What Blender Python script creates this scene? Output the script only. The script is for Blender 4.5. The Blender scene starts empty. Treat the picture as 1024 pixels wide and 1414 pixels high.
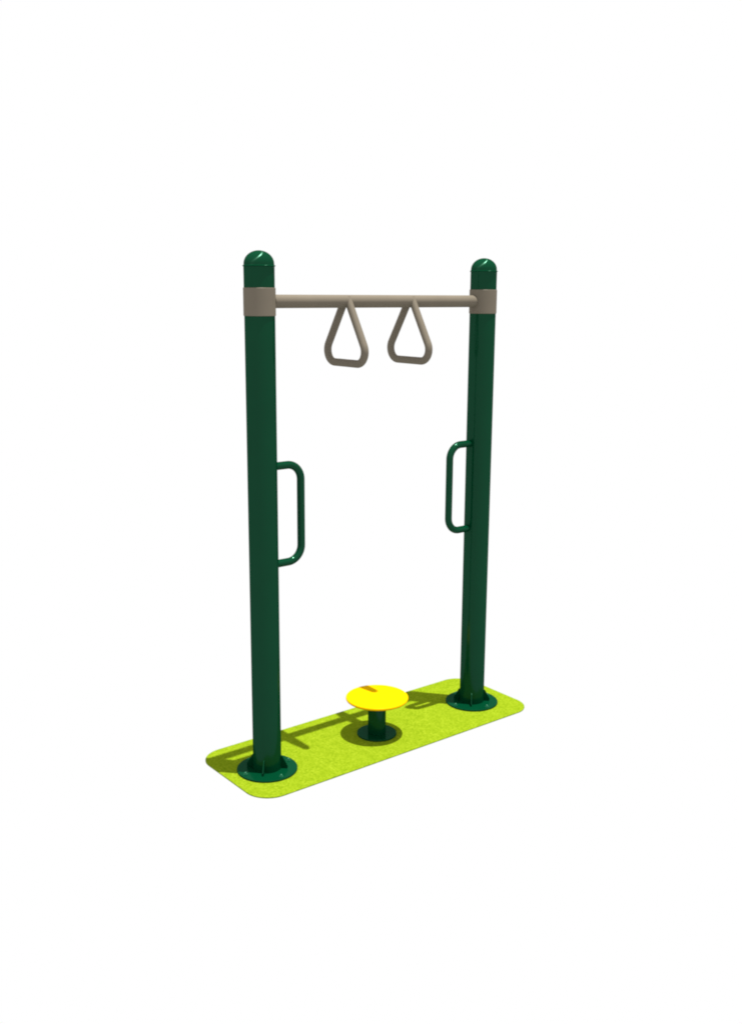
import bpy, bmesh, math
from mathutils import Vector, Matrix

scene = bpy.context.scene
COL = scene.collection

# ------------------------------------------------------------------ materials
def painted(name, rgb, gloss_rgb, gloss, rough, mottling=0.05, bump=0.012, grain=260.0, aniso=0.0, aniso_rot=0.0):
    """coated surface: diffuse colour under a thin tinted gloss, with faint tone variation and an orange-peel bump"""
    m = bpy.data.materials.new(name); m.use_nodes = True
    nt = m.node_tree; N, Lk = nt.nodes, nt.links
    N.remove(N['Principled BSDF'])
    tc = N.new('ShaderNodeTexCoord')
    n1 = N.new('ShaderNodeTexNoise'); n1.inputs['Scale'].default_value = 9.0; n1.inputs['Detail'].default_value = 4.0
    Lk.new(tc.outputs['Object'], n1.inputs['Vector'])
    ramp = N.new('ShaderNodeMapRange')
    ramp.inputs['From Min'].default_value = 0.3; ramp.inputs['From Max'].default_value = 0.7
    ramp.inputs['To Min'].default_value = 1.0 - mottling; ramp.inputs['To Max'].default_value = 1.0 + mottling
    Lk.new(n1.outputs['Fac'], ramp.inputs['Value'])
    mul = N.new('ShaderNodeVectorMath'); mul.operation = 'SCALE'; mul.inputs[0].default_value = rgb
    Lk.new(ramp.outputs['Result'], mul.inputs['Scale'])
    n2 = N.new('ShaderNodeTexNoise'); n2.inputs['Scale'].default_value = grain; n2.inputs['Detail'].default_value = 2.0
    Lk.new(tc.outputs['Object'], n2.inputs['Vector'])
    bp = N.new('ShaderNodeBump'); bp.inputs['Strength'].default_value = bump; bp.inputs['Distance'].default_value = 0.002
    Lk.new(n2.outputs['Fac'], bp.inputs['Height'])
    df = N.new('ShaderNodeBsdfDiffuse'); df.inputs['Roughness'].default_value = 0.0
    Lk.new(mul.outputs['Vector'], df.inputs['Color']); Lk.new(bp.outputs['Normal'], df.inputs['Normal'])
    gl = N.new('ShaderNodeBsdfAnisotropic')
    gl.inputs['Color'].default_value = (*gloss_rgb, 1)
    gl.inputs['Anisotropy'].default_value = aniso; gl.inputs['Rotation'].default_value = aniso_rot
    if aniso:
        tg = N.new('ShaderNodeTangent'); tg.direction_type = 'RADIAL'; tg.axis = 'Z'
        Lk.new(tg.outputs['Tangent'], gl.inputs['Tangent'])
    else:
        Lk.new(bp.outputs['Normal'], gl.inputs['Normal'])
    rr = N.new('ShaderNodeMapRange')
    rr.inputs['To Min'].default_value = rough * 0.85; rr.inputs['To Max'].default_value = rough * 1.15
    Lk.new(n1.outputs['Fac'], rr.inputs['Value']); Lk.new(rr.outputs['Result'], gl.inputs['Roughness'])
    mx = N.new('ShaderNodeMixShader'); mx.inputs[0].default_value = gloss
    Lk.new(df.outputs[0], mx.inputs[1]); Lk.new(gl.outputs[0], mx.inputs[2])
    Lk.new(mx.outputs[0], N['Material Output'].inputs['Surface'])
    return m

G_RGB, G_TINT = (0.0004, 0.0298, 0.0112), (0.40, 1.0, 0.68)
GREEN = painted('green_powder_coat', G_RGB, G_TINT, 0.020, 0.16)
CAP_GREEN = painted('green_cap_plastic', G_RGB, G_TINT, 0.020, 0.24, aniso=0.7, aniso_rot=0.40)
TAUPE = painted('taupe_powder_coat', (0.143, 0.122, 0.093), (1, 0.95, 0.88), 0.010, 0.45, mottling=0.035)
YELLOW = painted('yellow_plastic', (0.60, 0.345, 0.0012), (1, 0.85, 0.1), 0.008, 0.3, mottling=0.025)
STEEL = painted('bolt_green_steel', (0.010, 0.085, 0.042), (0.6, 1, 0.8), 0.04, 0.35)

def mat_turf():
    m = bpy.data.materials.new('speckled_lime_rubber'); m.use_nodes = True
    nt = m.node_tree; N, Lk = nt.nodes, nt.links
    N.remove(N['Principled BSDF'])
    tc = N.new('ShaderNodeTexCoord')
    fine = N.new('ShaderNodeTexNoise'); fine.inputs['Scale'].default_value = 92.0; fine.inputs['Detail'].default_value = 3.0; fine.inputs['Roughness'].default_value = 0.7
    blot = N.new('ShaderNodeTexNoise'); blot.inputs['Scale'].default_value = 26.0; blot.inputs['Detail'].default_value = 4.0
    for n in (fine, blot): Lk.new(tc.outputs['Object'], n.inputs['Vector'])
    mix = N.new('ShaderNodeMix'); mix.data_type = 'FLOAT'; mix.inputs[0].default_value = 0.25
    Lk.new(fine.outputs['Fac'], mix.inputs[2]); Lk.new(blot.outputs['Fac'], mix.inputs[3])
    cr = N.new('ShaderNodeValToRGB')
    e = cr.color_ramp.elements
    e[0].position = 0.34; e[0].color = (0.104, 0.164, 0.0035, 1)
    e[1].position = 0.66; e[1].color = (0.213, 0.277, 0.0150, 1)
    mid = e.new(0.5); mid.color = (0.155, 0.221, 0.0066, 1)
    Lk.new(mix.outputs[0], cr.inputs['Fac'])
    bp = N.new('ShaderNodeBump'); bp.inputs['Strength'].default_value = 0.3; bp.inputs['Distance'].default_value = 0.002
    Lk.new(fine.outputs['Fac'], bp.inputs['Height'])
    df = N.new('ShaderNodeBsdfDiffuse'); df.inputs['Roughness'].default_value = 0.0
    Lk.new(cr.outputs['Color'], df.inputs['Color']); Lk.new(bp.outputs['Normal'], df.inputs['Normal'])
    Lk.new(df.outputs[0], N['Material Output'].inputs['Surface'])
    return m
TURF = mat_turf()

# ------------------------------------------------------------------ mesh helpers
def link_mesh(name, bm, material, parent=None, loc=(0, 0, 0), sharp=38):
    bmesh.ops.remove_doubles(bm, verts=bm.verts, dist=1e-6)
    bmesh.ops.recalc_face_normals(bm, faces=bm.faces)
    me = bpy.data.meshes.new(name)
    bm.to_mesh(me); bm.free()
    me.materials.append(material)
    me.shade_smooth()
    me.set_sharp_from_angle(angle=math.radians(sharp))
    o = bpy.data.objects.new(name, me)
    COL.objects.link(o)
    o.location = loc
    if parent: o.parent = parent
    return o

def lathe(bm, profile, seg=72, center=(0, 0)):
    """profile: list of (r, z) from bottom to top; r = 0 closes an end"""
    rings = []
    for r, z in profile:
        if r < 1e-7:
            rings.append([bm.verts.new((center[0], center[1], z))])
        else:
            rings.append([bm.verts.new((center[0] + r * math.cos(2 * math.pi * k / seg),
                                        center[1] + r * math.sin(2 * math.pi * k / seg), z)) for k in range(seg)])
    for a, b in zip(rings, rings[1:]):
        for k in range(seg):
            j = (k + 1) % seg
            if len(a) == 1 and len(b) == 1: continue
            if len(a) == 1: bm.faces.new((a[0], b[k], b[j]))
            elif len(b) == 1: bm.faces.new((a[k], a[j], b[0]))
            else: bm.faces.new((a[k], a[j], b[j], b[k]))

def rounded(points, radii, steps=14):
    """polyline with circular fillets at the inner points"""
    P = [Vector(p) for p in points]
    out = [P[0]]
    for i in range(1, len(P) - 1):
        a = (P[i - 1] - P[i]).normalized(); b = (P[i + 1] - P[i]).normalized()
        ang = a.angle(b); r = radii[i - 1]
        t = r / math.tan(ang / 2)
        c = P[i] + (a + b).normalized() * (r / math.sin(ang / 2))
        s = P[i] + a * t - c; e = P[i] + b * t - c
        sweep = s.angle(e); ax = s.cross(e).normalized()
        for k in range(steps + 1):
            out.append(c + Matrix.Rotation(sweep * k / steps, 3, ax) @ s)
    out.append(P[-1])
    return out

def tube(bm, path, r, seg=32, caps=True):
    P = [Vector(p) for p in path]
    n = len(P)
    tang = [(P[min(i + 1, n - 1)] - P[max(i - 1, 0)]).normalized() for i in range(n)]
    ref = Vector((0, 0, 1)) if abs(tang[0].z) < 0.9 else Vector((1, 0, 0))
    u = (ref - tang[0] * ref.dot(tang[0])).normalized()
    rings = []
    for i in range(n):
        u = (u - tang[i] * u.dot(tang[i])).normalized()
        v = tang[i].cross(u)
        rings.append([bm.verts.new(P[i] + (u * math.cos(2 * math.pi * k / seg) + v * math.sin(2 * math.pi * k / seg)) * r) for k in range(seg)])
    for a, b in zip(rings, rings[1:]):
        for k in range(seg):
            j = (k + 1) % seg
            bm.faces.new((a[k], a[j], b[j], b[k]))
    if caps:
        bm.faces.new(rings[0][::-1]); bm.faces.new(rings[-1])

def empty(name, loc):
    o = bpy.data.objects.new(name, None)
    o.empty_display_size = 0.1
    o.location = loc
    COL.objects.link(o)
    return o

# ------------------------------------------------------------------ dimensions (metres)
SPAN = 1.1481          # between the post axes
R_POST = 0.057
Z_RIM = 1.9947
Z_TOP = 2.0500
Z_BAR = 1.867
R_BAR = 0.0250
R_PLATE = 0.1225
T_PLATE = 0.008

# ------------------------------------------------------------------ ground mat
def build_mat():
    x0, x1, y0, y1, r = -0.171, 1.338, -0.223, 0.282, 0.105
    th, bev = 0.005, 0.0015
    def outline(inset):
        pts = []
        for cx, cy, a0 in ((x1 - r, y1 - r, 0), (x0 + r, y1 - r, 90), (x0 + r, y0 + r, 180), (x1 - r, y0 + r, 270)):
            for k in range(21):
                a = math.radians(a0 + 90 * k / 20)
                pts.append((cx + (r - inset) * math.cos(a), cy + (r - inset) * math.sin(a)))
        return pts
    bm = bmesh.new()
    loops = []
    for inset, z in ((0.0, -th), (0.0, -bev), (bev * 0.3, -bev * 0.3), (bev, 0.0)):
        loops.append([bm.verts.new((x, y, z)) for x, y in outline(inset)])
    for a, b in zip(loops, loops[1:]):
        n = len(a)
        for k in range(n):
            bm.faces.new((a[k], a[(k + 1) % n], b[(k + 1) % n], b[k]))
    bm.faces.new(loops[0][::-1]); bm.faces.new(loops[-1])
    return link_mesh('ground_mat', bm, TURF)

mat = build_mat()
mat['label'] = 'lime green speckled ground mat, long with rounded corners, under the posts and the yellow disc'
mat['category'] = 'mat'

# ------------------------------------------------------------------ hanging-ring frame
frame = empty('exercise_frame', (SPAN / 2, 0, 0))
frame['label'] = 'tall green two-post exercise frame with taupe crossbar and two triangular hand grips'
frame['category'] = 'exercise frame'
FX = -SPAN / 2         # parts are placed in the frame's own coordinates

def build_post(x):
    bm = bmesh.new()
    lathe(bm, [(0, T_PLATE), (R_POST, T_PLATE), (R_POST, Z_RIM - 0.002), (0, Z_RIM - 0.002)], seg=96)
    post = link_mesh('post', bm, GREEN, frame, (x, 0, 0))
    # domed cap with a thin lip
    bm = bmesh.new()
    prof = [(0.0, Z_RIM - 0.0018), (0.0585, Z_RIM - 0.0018), (0.0612, Z_RIM - 0.0004), (0.0612, Z_RIM + 0.0002), (0.0590, Z_RIM + 0.0016), (0.0566, Z_RIM + 0.0024), (0.0563, Z_RIM + 0.005)]
    zc, rr = Z_RIM + 0.007, 0.056
    for k in range(0, 25):
        a = math.radians(90 * k / 24)
        prof.append((rr * math.cos(a) if k < 24 else 0.0, zc + (Z_TOP - zc) * math.sin(a)))
    lathe(bm, prof, seg=96)
    link_mesh('cap', bm, CAP_GREEN, post)
    # clamp collar carrying the crossbar
    bm = bmesh.new()
    z0, z1, ro, ri = 1.8147, 1.9166, 0.0597, R_POST - 0.002
    lathe(bm, [(ri, z0), (ro - 0.0012, z0), (ro, z0 + 0.0012), (ro, z1 - 0.0012), (ro - 0.0012, z1), (ri, z1)], seg=96)
    link_mesh('collar', bm, TAUPE, post)
    # foot flange
    bm = bmesh.new()
    lathe(bm, [(0, 0.0), (R_PLATE, 0.0), (R_PLATE, T_PLATE - 0.0015), (R_PLATE - 0.0015, T_PLATE), (0, T_PLATE)], seg=96)
    plate = link_mesh('base_plate', bm, GREEN, frame, (x, 0, 0))
    for k in range(4):
        a = math.radians(45 + 90 * k)
        bm = bmesh.new()
        t = 0.0020
        ca, sa = math.cos(a), math.sin(a)
        prof = [(R_POST - 0.003, T_PLATE), (0.083, T_PLATE), (0.085, T_PLATE + 0.011), (R_POST + 0.006, T_PLATE + 0.052), (R_POST - 0.003, T_PLATE + 0.058)]
        lay = []
        for s in (-1, 1):
            lay.append([bm.verts.new((r * ca - s * t * sa, r * sa + s * t * ca, z)) for r, z in prof])
        bm.faces.new(lay[0][::-1]); bm.faces.new(lay[1])
        n = len(prof)
        for i in range(n):
            bm.faces.new((lay[0][i], lay[0][(i + 1) % n], lay[1][(i + 1) % n], lay[1][i]))
        link_mesh('gusset', bm, GREEN, plate, sharp=20)
    for k in range(4):
        a = math.radians(90 * k)
        bm = bmesh.new()
        c = (0.103 * math.cos(a), 0.103 * math.sin(a))
        lathe(bm, [(0, T_PLATE), (0.0080, T_PLATE), (0.0080, T_PLATE + 0.0015), (0.0055, T_PLATE + 0.0018)], seg=24, center=c)
        lathe(bm, [(0.0060, T_PLATE + 0.0016), (0.0060, T_PLATE + 0.0055), (0.0050, T_PLATE + 0.0065)], seg=6, center=c)
        lathe(bm, [(0.0050, T_PLATE + 0.0062), (0.0040, T_PLATE + 0.0085), (0.0022, T_PLATE + 0.0100), (0, T_PLATE + 0.0104)], seg=20, center=c)
        link_mesh('bolt', bm, STEEL, plate)
    return post

build_post(FX)
build_post(-FX)

# crossbar, butting into both collars
bm = bmesh.new()
R_IN = 0.0575
n = 24
tube(bm, [(-SPAN / 2 + R_IN + (SPAN - 2 * R_IN) * k / n, 0, Z_BAR) for k in range(n + 1)], R_BAR, seg=48)
link_mesh('crossbar', bm, TAUPE, frame)

# triangular hand grips, each standing square across the bar
def build_grip(x):
    bm = bmesh.new()
    pts = [(x, 0.008, 1.880), (x, 0.166, 1.6265), (x, -0.152, 1.6265), (x, -0.004, 1.880)]
    tube(bm, rounded(pts, [0.048, 0.048], 16), 0.0153, seg=28)
    return link_mesh('hand_grip', bm, TAUPE, frame)
build_grip(FX + 0.4025)
build_grip(FX + 0.7335)

# bent grab handles facing each other
def build_handle(x, s):
    bm = bmesh.new()
    out = 0.1765
    pts = [(x + s * (R_POST - 0.006), 0, 1.2445), (x + s * out, 0, 1.2445), (x + s * out, 0, 0.8555), (x + s * (R_POST - 0.006), 0, 0.8555)]
    tube(bm, rounded(pts, [0.062, 0.062], 18), 0.0155, seg=28)
    return link_mesh('grab_handle', bm, GREEN, frame)
build_handle(FX, 1)
build_handle(-FX, -1)

# ------------------------------------------------------------------ twisting disc stand
XD, YD = 0.5660, -0.0060
stand = empty('twist_stand', (XD, YD, 0))
stand['label'] = 'low twist stand with round yellow disc on short green stem, between the posts'
stand['category'] = 'twist stand'
bm = bmesh.new()
lathe(bm, [(0, 0), (0.0865, 0), (0.0865, 0.0065), (0.085, 0.008), (0, 0.008)], seg=80)
link_mesh('base_plate', bm, GREEN, stand)
bm = bmesh.new()
lathe(bm, [(0, 0.008), (0.039, 0.008), (0.039, 0.1625), (0, 0.1625)], seg=72)
link_mesh('stem', bm, GREEN, stand)
bm = bmesh.new()
rd, zt, zb = 0.1365, 0.1755, 0.1625
prof = [(0, zb), (rd - 0.004, zb)]
for k in range(0, 13):
    a = math.radians(-90 + 180 * k / 12)
    prof.append((rd - 0.0055 + 0.0055 * math.cos(a), (zt + zb) / 2 + (zt - zb) / 2 * math.sin(a)))
prof.append((0, zt))
lathe(bm, prof, seg=112)
link_mesh('standing_disc', bm, YELLOW, stand, sharp=60)

# ------------------------------------------------------------------ light: white studio surround + one small far lamp
world = bpy.data.worlds.new('World')
scene.world = world
world.use_nodes = True
bg = world.node_tree.nodes['Background']
bg.inputs['Color'].default_value = (1, 1, 1, 1)
bg.inputs['Strength'].default_value = 1.0

to_lamp = Vector((0.096, -0.109, 1.0)).normalized()
lamp_data = bpy.data.lights.new('studio_lamp', 'POINT')
lamp_data.energy = 6.5e5
lamp_data.shadow_soft_size = 0.32
lamp_data.color = (1.0, 0.985, 0.95)
lamp = bpy.data.objects.new('studio_lamp', lamp_data)
lamp.location = Vector((0.575, 0, 1.0)) + to_lamp * 80.0
COL.objects.link(lamp)

# ------------------------------------------------------------------ camera
F, CX, CY, CZ, YAW, PITCH, ROLL = 1403.11, -2.0546, -3.2569, 1.9022, 0.6709, 0.2129, 0.0062
cam_data = bpy.data.cameras.new('camera')
cam_data.sensor_fit = 'VERTICAL'
cam_data.sensor_height = 36.0
cam_data.lens = 36.0 * F / 1414.0
cam_data.clip_end = 500
cam = bpy.data.objects.new('camera', cam_data)
COL.objects.link(cam)
fw = Vector((math.sin(YAW) * math.cos(PITCH), math.cos(YAW) * math.cos(PITCH), -math.sin(PITCH)))
r = Vector((math.cos(YAW), -math.sin(YAW), 0)); u = r.cross(fw)
r, u = r * math.cos(ROLL) + u * math.sin(ROLL), u * math.cos(ROLL) - r * math.sin(ROLL)
M = Matrix((r, u, -fw)).transposed().to_4x4()
M.translation = (CX, CY, CZ)
cam.matrix_world = M
scene.camera = cam

vs = scene.view_settings
vs.view_transform = 'Standard'
vs.look = 'None'
vs.exposure = 0.0
vs.gamma = 1.0
vs.use_curve_mapping = False
scene.cycles.filter_width = 2.0
